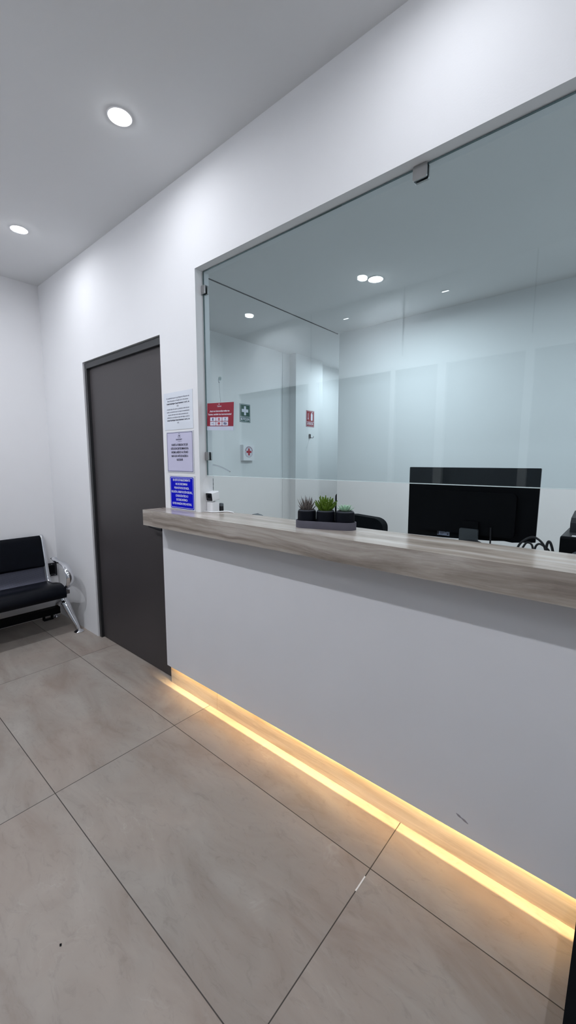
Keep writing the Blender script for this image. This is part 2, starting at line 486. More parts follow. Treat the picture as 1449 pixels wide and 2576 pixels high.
# ------------------------------------------------------------------ entrance door
bm = new_bm()
prism(bm, [(0.0265, 0.0), (0.0265, DZ-0.009), (DXR, DZ-0.009), (DXR, DZ-0.048), (0.058, DZ-0.048), (0.058, 0.0)], 0.010, WT-0.002, 'y')
fr = obj('door_frame', bm, FRAMEM, bevel=0.0015)
struct(fr); fr.name = 'trim_6'
dr = bpy.data.objects.new('door_1', None); COL.objects.link(dr); dr.location = (0.06, 0.03, 0); struct(dr)
bm = new_bm(); box(bm, 0.060, DXR-0.0005, 0.031, 0.072, 0.004, DZ-0.050); obj('door_leaf', bm, DOORM, dr, bevel=0.0015)
h = obj('door_handle', (lambda b: (lathe(b, [(0.0, 0), (0.026, 0), (0.026, 0.008), (0.012, 0.010), (0.010, 0.045), (0, 0.045)], n=24,
        M=Matrix.Translation((1.035, 0.031, 1.005)) @ Matrix.Rotation(PI/2, 4, 'X')),
        sweep(b, smooth_path([(1.04, -0.014, 1.006), (1.0, -0.016, 1.008), (0.94, -0.015, 1.012), (0.885, -0.013, 1.014)]), [(0.010, 0.006), (0.011, 0.006), (0.010, 0.005), (0.008, 0.004)], n=12, upv=(0, 0, 1)),
        b)[-1])(new_bm()), RUBBER, dr, smooth=True, label='black lever handle')
bm = new_bm(); box(bm, 1.020, 1.052, 0.024, 0.031, 0.93, 1.05); obj('lock_plate', bm, RUBBER, dr, bevel=0.003)

# ------------------------------------------------------------------ reception counter
ct = thing('reception_counter', 'long reception counter with pale oak top, white front panel and lit wooden kickboard', 'counter', (2.6, 0, 0))
bm = new_bm()
prism(bm, [(1.0577, -0.148), (WXR, -0.148), (WXR, 0.122), (WXL+0.001, 0.122), (WXL+0.001, -0.0005), (1.0577, -0.0005)], CZB, CZT, 'z')
obj('countertop', bm, TOPW, ct, bevel=0.0015, label='pale oak laminate top')
bm = new_bm()
box(bm, DXR, WXR, PANY, PANY+0.009, PANZ, CZB-0.0005)
box(bm, DXR, WXR, PANY+0.009, -0.0003, PANZ+0.042, CZB-0.0005)
box(bm, DXR, DXR+0.006, PANY+0.009, -0.0003, PANZ, PANZ+0.042)
obj('front_panel', bm, PANEL, ct)
bm = new_bm(); box(bm, DXR+0.001, 1.5345, -0.0035, -0.0003, 0.0005, PANZ+0.06); obj('kickboard', bm, KICKW, ct)
bm = new_bm(); box(bm, 1.5365, WXR, -0.0035, -0.0003, 0.0005, PANZ+0.06); obj('kickboard', bm, KICKW, ct)
bm = new_bm(); box(bm, DXR+0.02, WXR-0.01, -0.0155, -0.0115, PANZ+0.0380, PANZ+0.0415); ls = obj('light_strip', bm, LEDM, ct, label='warm light strip')
la = bpy.data.lights.new('strip_light', 'AREA'); la.shape = 'RECTANGLE'; la.size = WXR-DXR-0.03; la.size_y = 0.0025
la.energy = LED_W; la.color = (1.0, 0.68, 0.30)
lo = bpy.data.objects.new('strip_light', la); COL.objects.link(lo); lo.location = ((DXR+WXR)/2+0.005, -0.0135, PANZ+0.0370)
bm = new_bm()
sweep(bm, smooth_path([(2.880, PANY-0.0002, 0.196), (2.893, PANY-0.0002, 0.190), (2.905, PANY-0.0002, 0.186), (2.922, PANY-0.0002, 0.179)]), [(0.0004, 0.0008), (0.0004, 0.0045), (0.0004, 0.0022), (0.0004, 0.0045), (0.0004, 0.0008)], n=8, upv=(0, 1, 0))
obj('scuff_mark', bm, vary('scuff_grey', srgb(158, 155, 164), 0.7, amt=0.12, scale=80), ct)

# ------------------------------------------------------------------ glass screen and its clips
gt = thing('glass_screen', 'large greenish glass screen standing above the counter opening', 'glass', (2.8, 0.05, 1.3534))
gx0, gx1, gy0, gy1, gz0, gz1 = 1.4285, WXR-0.004, 0.046, 0.054, 1.3534, WZ-0.004
bm = new_bm()
vs, fs = box(bm, gx0, gx1, gy0, gy1, gz0, gz1)
bm.faces.ensure_lookup_table()
pane = obj('pane', bm, GLASS, gt)
# polished edges of the glass, slightly darker
bm = new_bm()
box(bm, gx0-0.0012, gx0-0.0002, gy0, gy1, gz0, gz1)
box(bm, gx0, gx1, gy0, gy1, gz1+0.0002, gz1+0.0012)
obj('polished_edge', bm, GEDGE, gt)
bm = new_bm(); box(bm, gx0, gx1, gy0-0.0005, gy1+0.0005, gz0-0.0030, gz0-0.0002)
obj('polished_edge', bm, vary('lit_glass_edge', (0.70, 0.80, 0.80, 1), 0.15, 0, 0.8, amt=0.1, scale=3), gt)  # bottom edge coloured lighter to carry the light it catches

def clip(x0, x1, z0, z1, label):
    cxm, czm = (x0+x1)/2, (z0+z1)/2
    t = thing('glass_clip', label, 'clip', (cxm, 0.05, czm), 'glass clips')
    for nm, a, b_, mt in (('front_plate', 0.0375, 0.0425, STEEL), ('gasket', 0.0425, 0.0458, RUBBER), ('back_plate', 0.0542, 0.0625, STEEL)):
        bm = new_bm(); prism(bm, rrect(cxm, czm, x1-x0, z1-z0, 0.005), a, b_, 'y')
        obj(nm, bm, mt, t, bevel=0.0008 if nm != 'gasket' else 0)
    return t
clip(2.598, 2.648, 2.388, WZ-0.001, 'brushed steel square clip at the top edge of the glass')
clip(WXL+0.001, 1.4535, 2.316, 2.360, 'upper of the two small steel clips on the left jamb of the window')
clip(WXL+0.001, 1.4545, 1.437, 1.483, 'lower of the two small steel clips on the left jamb, above the small camera')

# ------------------------------------------------------------------ ceiling lamps
def lamp(x, y, label, group, power, col, r=0.036):
    t = thing('recessed_ceiling_lamp', label, 'lamp', (x, y, HC), group)
    bm = new_bm(); lathe(bm, [(r+0.001, -0.0005), (r+0.001, -0.0015), (r+0.013, -0.0045), (r+0.017, -0.0008), (r+0.017, -0.0005)], (x, y, HC), 40)
    obj('trim_ring', bm, GLOWRING, t, smooth=True)
    bm = new_bm(); lathe(bm, [(0.0, -0.0135), (r*0.5, -0.0130), (r*0.8, -0.0105), (r*0.96, -0.0060), (r, -0.0005)], (x, y, HC), 40)
    obj('diffuser', bm, LENS, t, smooth=True)
    l = bpy.data.lights.new('lamp_light', 'AREA'); l.shape = 'DISK'; l.size = r*1.8; l.energy = power; l.color = col
    l.spread = math.radians(SPREAD)
    o = bpy.data.objects.new('lamp_light', l); COL.objects.link(o); o.location = (x, y, HC-0.0145)
GW = 'recessed lamps in the waiting room ceiling'
lamp(1.437, -0.39, 'larger bright round ceiling lamp, nearer the wall above the counter', GW, ROW1_W, LAMP_COL)
lamp(0.111, -0.39, 'round recessed ceiling lamp farther away, above the bench and door', GW, ROW1_W, LAMP_COL)
lamp(2.763, -0.39, 'round ceiling lamp above the right end of the counter front', GW, ROW1_W, LAMP_COL)
lamp(4.09, -0.39, 'round ceiling lamp at the end of the row along the counter wall', GW, ROW1_W, LAMP_COL)
for i, (x, t_) in enumerate(((0.135, 'left'), (1.45, 'middle'), (4.09, 'added out-of-view right'))):  # the right one is an extra lamp added out of view for more light
    lamp(x, -1.546, t_+' round lamp of the ceiling row over the framed panels, seen mirrored in the glass' if i < 2 else t_+' round lamp of the ceiling row over the framed panels', GW, LAMP_W*(1.15 if i == 0 else 1), LAMP_COL)
GI = 'recessed lamps in the reception ceiling'
lamp(1.516, 1.746, 'bright round ceiling lamp behind the glass, above the plants', GI, INNER_W, INNER_COL, 0.048)
lamp(4.1, 1.746, 'added round fill lamp, out of view above the far end of the desk', GI, INNER_W, INNER_COL)  # fill lamp added outside the view to brighten the reception
lamp(0.15, 3.9, 'added round fill lamp, unseen in the passage beyond the reception', GI, INNER_W*0.5, INNER_COL)  # unseen lamp added to lift the inner walls and ceiling
def glow_bar(x, y, label):  # small rimmed emissive bar standing for a bright streak
    t = thing('ceiling_glow_bar', label, 'lamp', (x, y, HC), 'small glowing bars on the reception ceiling')
    bm = new_bm(); prism(bm, rrect(x, y, 0.074, 0.030, 0.010), HC-0.004, HC-0.0005, 'z'); obj('rim', bm, GLOWRING, t)
    bm = new_bm(); prism(bm, rrect(x, y, 0.060, 0.018, 0.008), HC-0.0055, HC-0.004, 'z'); obj('diffuser', bm, emis('bar_glow', (0.95, 0.97, 1), 1.6), t)
glow_bar(1.869, 2.348, 'small bright glowing bar on the reception ceiling, right of the round lamp')
glow_bar(0.832, 2.372, 'small dim glowing bar on the reception ceiling near the far wall corner')

# ------------------------------------------------------------------ notices on the wall
PAPER = vary('white_paper', srgb(218, 223, 231), 0.6, 0, 0.3, amt=0.01, scale=6)
PAPER2 = vary('lilac_tinted_paper', srgb(196, 194, 218), 0.35, 0, 0.4, amt=0.01, scale=6)
ACRYL = vary('clear_acrylic_backing', srgb(205, 207, 213), 0.2, 0, 0.5, amt=0.01, scale=6)
INK = vary('dark_ink', srgb(52, 52, 82), 0.6, amt=0.05, scale=60)
INKB = vary('bold_ink', srgb(30, 30, 55), 0.6, amt=0.05, scale=60)
WINK = vary('white_ink', srgb(225, 228, 240), 0.5, amt=0.02, scale=60)
BLUE = vary('sign_blue', (0.001, 0.003, 0.52, 1), 0.5, 0, 0.08, amt=0.04, scale=9)
X, Z = (1, 0, 0), (0, 0, 1)

t = thing('notice_sheet', 'pale printed privacy notice with small text, topmost of the three on the wall', 'notice', (1.234, 0, 1.72), 'notices beside the door')
bm = new_bm(); box(bm, 1.0945, 1.374, -0.0020, -0.0004, 1.6145, 1.8275); obj('sheet', bm, PAPER, t)
la_ = ['En cumplimiento por la Ley Federal de Protección de', 'Datos Personales en Posesión de los Particulares,', '', '',
       'al recibir datos de usuarios y pacientes a través de este', 'medio, se entenderá que se otorga el consentimiento',
       'expreso del titular de los datos personales para', 'utilizarlos en actividades propias del objeto social de']
for a_, b_ in ((0, 2), (4, 8)):
    bm = new_bm(); text_bm(bm, ['']*a_+la_[a_:b_], (1.234, -0.0021, 1.800), X, Z, 0.0108, 0.0158, fit=[0.222, 0.205, 0, 0, 0.218, 0.220, 0.196, 0.218], bold=0.0001)
    obj('small_print', bm, INK, t)
for a_ in (2, 8):
    bm = new_bm(); text_bm(bm, ['']*a_+['Unidad Radiológica Dental Radiodent S. de R.L. de', 'C.V.'], (1.234, -0.0021, 1.800), X, Z, 0.0112, 0.0158, fit=[0]*a_+[0.221, 0.018], bold=0.0004)
    obj('bold_print', bm, INKB, t)

t = thing('notice_board', 'lilac notice with purple border, clover emblem and capital text, middle of the three', 'notice', (1.241, 0, 1.48), 'notices beside the door')
bm = new_bm(); box(bm, 1.1115, 1.3735, -0.0025, -0.0004, 1.3655, 1.604); obj('backing', bm, ACRYL, t)
bm = new_bm(); box(bm, 1.1165, 1.3655, -0.0032, -0.0026, 1.3725, 1.598); obj('sheet', bm, PAPER2, t)
bm = new_bm()
for a in ((1.1165, 1.1190, 1.3725, 1.598), (1.3630, 1.3655, 1.3725, 1.598), (1.119, 1.363, 1.3725, 1.375), (1.119, 1.363, 1.5955, 1.598)):
    box(bm, a[0], a[1], -0.0038, -0.0033, a[2], a[3])
obj('border', bm, vary('purple_border', srgb(84, 78, 124), 0.5, amt=0.05, scale=30), t)
bm = new_bm()
text_bm(bm, ['SI EXISTE LA POSIBILIDAD DE QUE', 'USTED SE ENCUENTRE EMBARAZADA,', 'INFORME AL MÉDICO O AL TÉCNICO', 'RADIÓLOGO ANTES DE HACERSE LA', 'RADIOGRAFÍA'],
        (1.241, -0.0033, 1.533), X, Z, 0.0165, 0.0215, fit=[0.160, 0.176, 0.165, 0.165, 0.062], bold=0.0006)
obj('capital_text', bm, INKB, t)
bm = new_bm()
def ring(bm, cx, cz, rx, rz, w, y, n=20):
    o_ = [bm.verts.new((cx+rx*math.cos(2*PI*i/n), y, cz+rz*math.sin(2*PI*i/n))) for i in range(n)]
    i_ = [bm.verts.new((cx+(rx-w)*math.cos(2*PI*i/n), y, cz+(rz-w)*math.sin(2*PI*i/n))) for i in range(n)]
    for i in range(n): bm.faces.new((o_[i], o_[(i+1) % n], i_[(i+1) % n], i_[i]))
ring(bm, 1.241, 1.585, 0.0075, 0.0072, 0.0014, -0.0035)
ring(bm, 1.2335, 1.5725, 0.0075, 0.0072, 0.0014, -0.0035)
ring(bm, 1.2485, 1.5725, 0.0075, 0.0072, 0.0014, -0.0035)
prism(bm, [(1.237, 1.581), (1.245, 1.581), (1.2425, 1.572), (1.2395, 1.572)], -0.0036, -0.0034, 'y')
text_bm(bm, ['RADIODENT'], (1.238, -0.0033, 1.5615), X, Z, 0.0118, 0.02, fit=[0.060], bold=0.0003)
text_bm(bm, ['radiología dental'], (1.245, -0.0033, 1.5478), X, Z, 0.005, 0.02, fit=[0.038])
obj('emblem', bm, INK, t)

t = thing('blue_notice', 'bright blue rounded sign with white capitals, lowest, just above the counter', 'sign', (1.25, 0, 1.25), 'notices beside the door')
bm = new_bm(); box(bm, 1.1275, 1.3770, -0.0025, -0.0004, 1.1475, 1.349); obj('backing', bm, ACRYL, t)
bm = new_bm(); prism(bm, rrect(1.250, 1.2470, 0.232, 0.186, 0.010), -0.0033, -0.0026, 'y'); obj('blue_field', bm, BLUE, t)
bm = new_bm()
o_ = rrect(1.250, 1.2470, 0.2225, 0.1765, 0.0085); i_ = rrect(1.250, 1.2470, 0.2185, 0.1725, 0.007)
A = [bm.verts.new((a, -0.0036, b_)) for a, b_ in o_]; B = [bm.verts.new((a, -0.0036, b_)) for a, b_ in i_]
for i in range(len(A)): bm.faces.new((A[i], A[(i+1) % len(A)], B[(i+1) % len(A)], B[i]))
text_bm(bm, ['EN ESTE ESTABLECIMIENTO', 'NO SE DISCRIMINA', 'POR MOTIVOS DE RAZA,', 'RELIGIÓN, ORIENTACIÓN SEXUAL,', 'CONDICIÓN FÍSICA O', 'SOCIOECONÓMICA', 'NI POR NINGÚN OTRO MOTIVO.'],
        (1.249, -0.0033, 1.3285), X, Z, 0.0178, 0.0232, fit=[0.170, 0.118, 0.145, 0.205, 0.125, 0.112, 0.190], bold=0.0004)
obj('lettering', bm, WINK, t)

# hanging card sign
RED = vary('card_red', srgb(140, 40, 56), 0.5, 0, 0.2, amt=0.02, scale=8)
t = thing('hanging_sign', 'dark red card payment sign hanging by a thread on the glass', 'sign', (1.56, 0.042, 1.67))
Rm = Matrix.Translation((1.5575, 0.042, 1.745)) @ Matrix.Rotation(math.radians(3.0), 4, 'Y')
def RL(a, b_, c): return Rm @ Vector((a, b_, c))
bm = new_bm(); box(bm, -0.108, 0.108, -0.0008, 0.0008, -0.148, -0.004, Rm); obj('card', bm, vary('sign_white_card', srgb(190, 196, 214), 0.4, amt=0.02, scale=8), t)
bm = new_bm(); box(bm, -0.1078, 0.1078, -0.0014, -0.0009, -0.1265, -0.0042, Rm); obj('red_field', bm, RED, t)
rx = (Rm.to_3x3() @ Vector(X)); rz = (Rm.to_3x3() @ Vector(Z))
bm = new_bm()
text_bm(bm, ['Getnet'], RL(-0.005, -0.0016, -0.017), rx, rz, 0.012, 0.02, fit=[0.034])
text_bm(bm, ['¡Aquí son bienvenidas todas tus', 'Tarjetas, también las internacionales!'], RL(-0.004, -0.0016, -0.042), rx, rz, 0.0125, 0.0172, fit=[0.160, 0.192], bold=0.0002)
prism(bm, [(-0.008+0.003*math.cos(k*PI/3), -0.0115+0.003*math.sin(k*PI/3)) for k in range(6)], -0.0017, -0.0015, 'y', Rm)
obj('lettering', bm, WINK, t)
PW = vary('logo_card_white', srgb(205, 208, 222), 0.5, amt=0.01, scale=10)
NAVY = vary('logo_navy', srgb(60, 56, 110), 0.5, amt=0.02, scale=10)
LRED = vary('logo_red', srgb(168, 52, 70), 0.5, amt=0.02, scale=10)
k = 0
for r in range(2):
    for c in range(3):
        cx_ = -0.0575+c*0.0505; cz_ = -0.0895-r*0.0235
        bm = new_bm(); prism(bm, rrect(cx_, cz_, 0.0465, 0.0205, 0.002), -0.0018, -0.0015, 'y', Rm)
        pc = obj('logo_card', bm, PW, t)
        bm = new_bm()
        mt = NAVY
        if k == 0:
            box(bm, cx_-0.006, cx_+0.001, -0.0021, -0.0019, cz_-0.007, cz_+0.007, Rm)
            for q in range(3): box(bm, cx_+0.002, cx_+0.007, -0.0021, -0.0019, cz_+0.003-q*0.0048, cz_+0.006-q*0.0048, Rm)
        elif k == 1:
            mt = LRED
            for q in range(3): box(bm, cx_-0.008, cx_+0.008, -0.0021, -0.0019, cz_+0.0025-q*0.0047, cz_+0.0063-q*0.0047, Rm)
        elif k == 2:
            prism(bm, [(cx_+0.004*math.cos(q*PI/4), cz_+0.003+0.004*math.sin(q*PI/4)) for q in range(8)], -0.0021, -0.0019, 'y', Rm)
            box(bm, cx_-0.008, cx_+0.008, -0.0021, -0.0019, cz_-0.006, cz_-0.004, Rm)
        elif k == 3:
            box(bm, cx_-0.011, cx_+0.006, -0.0021, -0.0019, cz_-0.001, cz_+0.001, Rm)
            box(bm, cx_+0.006, cx_+0.010, -0.0021, -0.0019, cz_+0.004, cz_+0.006, Rm)
            box(bm, cx_+0.009, cx_+0.010, -0.0021, -0.0019, cz_-0.006, cz_+0.004, Rm)
            box(bm, cx_+0.006, cx_+0.010, -0.0021, -0.0019, cz_-0.008, cz_-0.006, Rm)
        elif k == 4:
            mt = LRED
            for q in (-0.004, 0.004): prism(bm, [(cx_+q+0.0065*math.cos(w*PI/8), cz_+0.001+0.0065*math.sin(w*PI/8)) for w in range(16)], -0.0021-q*0.02, -0.0019, 'y', Rm)
            box(bm, cx_-0.008, cx_+0.008, -0.0021, -0.0019, cz_-0.0085, cz_-0.0075, Rm)
        else:
            text_bm(bm, ['VISA'], RL(cx_, -0.0020, cz_+0.0065), rx, rz, 0.0165, 0.02, fit=[0.029], bold=0.0007)
        obj('logo', bm, mt, pc)
        k += 1
bm = new_bm()
sweep(bm, smooth_path([(1.5535, 0.0405, 1.846), (1.5545, 0.0405, 1.80), (1.559, 0.041, 1.76), (1.561, 0.0412, 1.741)]), 0.0007, n=6)
obj('thread', bm, vary('grey_thread', srgb(120, 132, 140), 0.6, amt=0.1, scale=50), t)
t = thing('suction_hook', 'small clear suction hook stuck on the glass above the red sign', 'hook', (1.553, 0.045, 1.862))
bm = new_bm(); lathe(bm, [(0, 0), (0.011, 0.0), (0.010, 0.002), (0.004, 0.005), (0.003, 0.008), (0, 0.008)], n=20, M=Matrix.Translation((1.553, 0.0458, 1.866)) @ Matrix.Rotation(PI/2, 4, 'X'))
obj('cup', bm, glass_mat('clear_suction_plastic', (0.75, 0.8, 0.8, 1)), t, smooth=True)
bm = new_bm(); sweep(bm, smooth_path([(1.553, 0.040, 1.874), (1.553, 0.036, 1.860), (1.553, 0.037, 1.846), (1.553, 0.0405, 1.844), (1.553, 0.0425, 1.850)]), 0.0010, n=6)
obj('wire_hook', bm, vary('dull_wire', srgb(95, 105, 112), 0.4, 0.6, amt=0.1, scale=50), t)

# ------------------------------------------------------------------ reception wall items (on the inner left wall, facing +x)
GREEN = vary('safety_green', srgb(0, 74, 56), 0.5, 0, 0.15, amt=0.03, scale=9)
SRED = vary('safety_red', srgb(138, 8, 26), 0.5, 0, 0.15, amt=0.03, scale=9)
UX, UY = (0, 1, 0), (0, 0, 1)      # reading direction on a wall facing +x
def wallsign(name, label, x, y0, y1, z0, z1, mat):
    t = thing(name, label, 'sign', (x, (y0+y1)/2, (z0+z1)/2), 'safety signs in the reception')
    bm = new_bm(); box(bm, x+0.0004, x+0.003, y0, y1, z0, z1); obj('plate', bm, mat, t)
    bm = new_bm()
    def fr4(a, b_, c, d, w):
        for q in ((a, b_, c, c+w), (a, b_, d-w, d), (a, a+w, c+w, d-w), (b_-w, b_, c+w, d-w)):
            box(bm, x+0.0031, x+0.0037, q[0], q[1], q[2], q[3])
    fr4(y0+0.006, y1-0.006, z0+0.006, z1-0.006, 0.0035)
    zm = z0+(z1-z0)*0.30
    box(bm, x+0.0031, x+0.0037, y0+0.0095, y1-0.0095, zm-0.002, zm+0.003)
    return t, bm, zm
sx = -0.56
t, bm, zm = wallsign('first_aid_sign', 'green BOTIQUIN first aid sign with a white cross, above the white box', sx, 2.135, 2.318, 1.925, 2.150, GREEN)
cy_, cz_ = 2.2265, zm+0.076
box(bm, sx+0.0031, sx+0.0037, cy_-0.017, cy_+0.017, cz_-0.056, cz_+0.056)
box(bm, sx+0.0031, sx+0.0037, cy_-0.056, cy_-0.017, cz_-0.019, cz_+0.019)
box(bm, sx+0.0031, sx+0.0037, cy_+0.017, cy_+0.056, cz_-0.019, cz_+0.019)
text_bm(bm, ['BOTIQUIN'], (sx+0.0032, cy_, zm-0.011), UX, UY, 0.046, 0.05, fit=[0.146], bold=0.0012)
obj('white_marks', bm, WINK, t)
sx2 = -0.435
t, bm, zm = wallsign('extinguisher_sign', 'small red EXTINTOR sign with arrow and extinguisher, on the pilaster above a hook', sx2, 3.326, 3.516, 1.938, 2.170, SRED)
cy_ = 3.421
box(bm, sx2+0.0031, sx2+0.0037, 3.366, 3.374, 2.060, 2.132)
prism(bm, [(3.358, 2.062), (3.382, 2.062), (3.370, 2.034)], sx2+0.0031, sx2+0.0037, 'x')
prism(bm, rrect(3.456, 2.078, 0.042, 0.100, 0.014), sx2+0.0031, sx2+0.0037, 'x')
prism(bm, [(3.448, 2.126), (3.464, 2.126), (3.466, 2.142), (3.484, 2.152), (3.480, 2.156), (3.446, 2.142)], sx2+0.0031, sx2+0.0037, 'x')
text_bm(bm, ['EXTINTOR'], (sx2+0.0032, cy_, zm-0.010), UX, UY, 0.044, 0.05, fit=[0.142], bold=0.0012)
obj('white_marks', bm, WINK, t)

t = thing('first_aid_box', 'white wall box with a red cross in a round badge, below the green sign', 'first aid box', (sx, 2.26, 1.54))
bm = new_bm(); box(bm, sx+0.0005, sx+0.047, 2.140, 2.337, 1.440, 1.640); obj('body', bm, WHITEP, t, bevel=0.006)
bm = new_bm(); box(bm, sx+0.0475, sx+0.054, 2.143, 2.334, 1.443, 1.637); dd = obj('lid', bm, WHITEP, t, bevel=0.003)
bm = new_bm(); cyb, czb = 2.238, 1.552
lathe(bm, [(0.0, 0), (0.070, 0), (0.070, 0.0012), (0.0, 0.0012)], n=40, M=Matrix.Translation((sx+0.0542, cyb, czb)) @ Matrix.Rotation(PI/2, 4, 'Y'))
obj('badge', bm, vary('badge_white', srgb(220, 222, 230), 0.4, amt=0.01, scale=9), dd)
bm = new_bm()
box(bm, sx+0.0556, sx+0.0562, cyb-0.014, cyb+0.014, czb-0.044, czb+0.044)
box(bm, sx+0.0556, sx+0.0562, cyb-0.044, cyb-0.014, czb-0.014, czb+0.014)
box(bm, sx+0.0556, sx+0.0562, cyb+0.014, cyb+0.044, czb-0.014, czb+0.014)
obj('red_cross', bm, vary('cross_red', srgb(176, 10, 40), 0.4, amt=0.02, scale=9), dd)
bm = new_bm()
nn = 48
def arc(bm, r0, r1, a0, a1, x, n):
    P0 = [bm.verts.new((x, cyb+r0*math.cos(a0+(a1-a0)*i/n), czb+r0*math.sin(a0+(a1-a0)*i/n))) for i in range(n+1)]
    P1 = [bm.verts.new((x, cyb+r1*math.cos(a0+(a1-a0)*i/n), czb+r1*math.sin(a0+(a1-a0)*i/n))) for i in range(n+1)]
    for i in range(n): bm.faces.new((P0[i], P0[i+1], P1[i+1], P1[i]))
arc(bm, 0.0665, 0.069, 0, 2*PI, sx+0.0558, 48)
arc(bm, 0.052, 0.0535, 0, 2*PI, sx+0.0558, 48)
for q in range(14): arc(bm, 0.056, 0.066, PI*0.05+q*PI*0.9/14, PI*0.05+(q+0.6)*PI*0.9/14, sx+0.0558, 2)
obj('badge_ring', bm, vary('badge_ink', srgb(130, 70, 100), 0.5, amt=0.02, scale=9), dd)

t = thing('wall_hook', 'small black wall hook below the red extinguisher sign', 'hook', (sx2, 3.40, 1.80))
bm = new_bm(); box(bm, sx2+0.0005, sx2+0.012, 3.392, 3.428, 1.772, 1.832); obj('plate', bm, RUBBER, t, bevel=0.003)
bm = new_bm(); sweep(bm, smooth_path([(sx2+0.012, 3.41, 1.782), (sx2+0.045, 3.41, 1.776), (sx2+0.068, 3.41, 1.778), (sx2+0.074, 3.41, 1.800)]), 0.004, n=8); obj('arm', bm, RUBBER, t, smooth=True)

# chrome rod and hanging cord behind the left jamb
t = thing('chrome_rod', 'thin chrome rod sticking out behind the left jamb of the window', 'rod', (1.30, WT, 1.41))
bm = new_bm(); sweep(bm, smooth_path([(1.27, 0.165, 1.414), (1.34, 0.170, 1.409), (1.41, 0.171, 1.395), (1.480, 0.170, 1.372)]), [0.0045, 0.0045, 0.004, 0.0035], n=10); obj('rod', bm, CHROME, t, smooth=True)
bm = new_bm(); sweep(bm, [Vector((1.275, WT+0.0005, 1.414)), Vector((1.275, 0.166, 1.414))], 0.008, n=12); obj('mount', bm, CHROME, t, smooth=True)
t = thing('beaded_chain', 'short dark beaded chain hanging beside the jamb above the small camera', 'chain', (1.414, 0.1, 1.33))
bm = new_bm()
sweep(bm, [Vector((1.4155, 0.0975, 1.336-i*0.0115)) for i in range(9)], [0.0011, 0.0016, 0.0011, 0.0017, 0.0011, 0.0016, 0.001, 0.0016, 0.0011], n=6)
obj('cord', bm, vary('dark_cord', srgb(50, 58, 62), 0.5, 0.3, amt=0.1, scale=90), t)
bm = new_bm(); sweep(bm, smooth_path([(1.411, WT+0.0005, 1.344), (1.415, 0.0975, 1.347), (1.4175, 0.0985, 1.341), (1.4155, 0.0975, 1.334)]), 0.0016, n=6); obj('hook', bm, CHROME, t)

# ------------------------------------------------------------------ things on the countertop
E0 = CZT+0.0002
t = thing('security_camera', 'small white cube camera with a black face on a white cube base', 'camera', (1.449, 0.067, E0))
bm = new_bm(); prism(bm, rrect(1.4495, 0.0665, 0.052, 0.052, 0.006), E0+0.002, E0+0.056, 'z'); obj('base', bm, WHITEP, t, bevel=0.002, smooth=True)
bm = new_bm(); prism(bm, rrect(1.4495, 0.0665, 0.040, 0.040, 0.006), E0, E0+0.002, 'z'); obj('foot', bm, RUBBER, t)
bm = new_bm(); lathe(bm, [(0.012, 0.056), (0.012, 0.064)], (1.4495, 0.0665, E0), 20); obj('neck', bm, STEEL, t)
HM = Matrix.Translation((1.4475, 0.064, E0+0.0890)) @ Matrix.Rotation(math.radians(6), 4, 'Z') @ Matrix.Rotation(math.radians(9), 4, 'X')
bm = new_bm(); prism(bm, rrect(0, 0, 0.052, 0.050, 0.006), -0.026, 0.028, 'y', HM); hd = obj('head', bm, WHITEP, t, bevel=0.0015, smooth=True)
bm = new_bm(); prism(bm, rrect(0, 0, 0.0455, 0.0435, 0.005), -0.0272, -0.0262, 'y', HM); fc = obj('face', bm, BLACKG, hd)
bm = new_bm(); lathe(bm, [(0, 0), (0.009, 0), (0.010, 0.001), (0, 0.001)], n=20, M=HM @ Matrix.Translation((0, -0.0273, 0.004)) @ Matrix.Rotation(PI/2, 4, 'X')); obj('lens', bm, BLACK, hd, smooth=True)

t = thing('power_cable', 'flat white cable lying on the countertop beside the small camera', 'cable', (1.53, 0.07, E0))
bm = new_bm()
sweep(bm, smooth_path([(1.424, 0.022, E0+0.003), (1.438, 0.030, E0+0.003), (1.480, 0.034, E0+0.003), (1.497, 0.050, E0+0.0035), (1.510, 0.085, E0+0.004), (1.535, 0.105, E0+0.004), (1.570, 0.104, E0+0.003), (1.585, 0.100, E0+0.002)]),
      [(0.0025, 0.0025), (0.0025, 0.0025), (0.003, 0.004), (0.0035, 0.006), (0.0035, 0.006), (0.001, 0.002)], n=8, upv=(0, 0, 1))
obj('cable', bm, WHITEP, t, smooth=True)

t = thing('small_canister', 'little dark canister with a grey lid standing behind the small camera', 'canister', (1.470, 0.1085, E0))
bm = new_bm(); lathe(bm, [(0, 0), (0.0125, 0), (0.0132, 0.004), (0.0132, 0.030), (0, 0.030)], (1.470, 0.1085, E0), 24); obj('body', bm, RUBBER, t, smooth=True)
bm = new_bm(); lathe(bm, [(0, 0.0301), (0.0132, 0.0301), (0.0136, 0.034), (0.0132, 0.044), (0.010, 0.047), (0, 0.047)], (1.470, 0.1085, E0), 24); obj('lid', bm, GREYP, t, smooth=True)

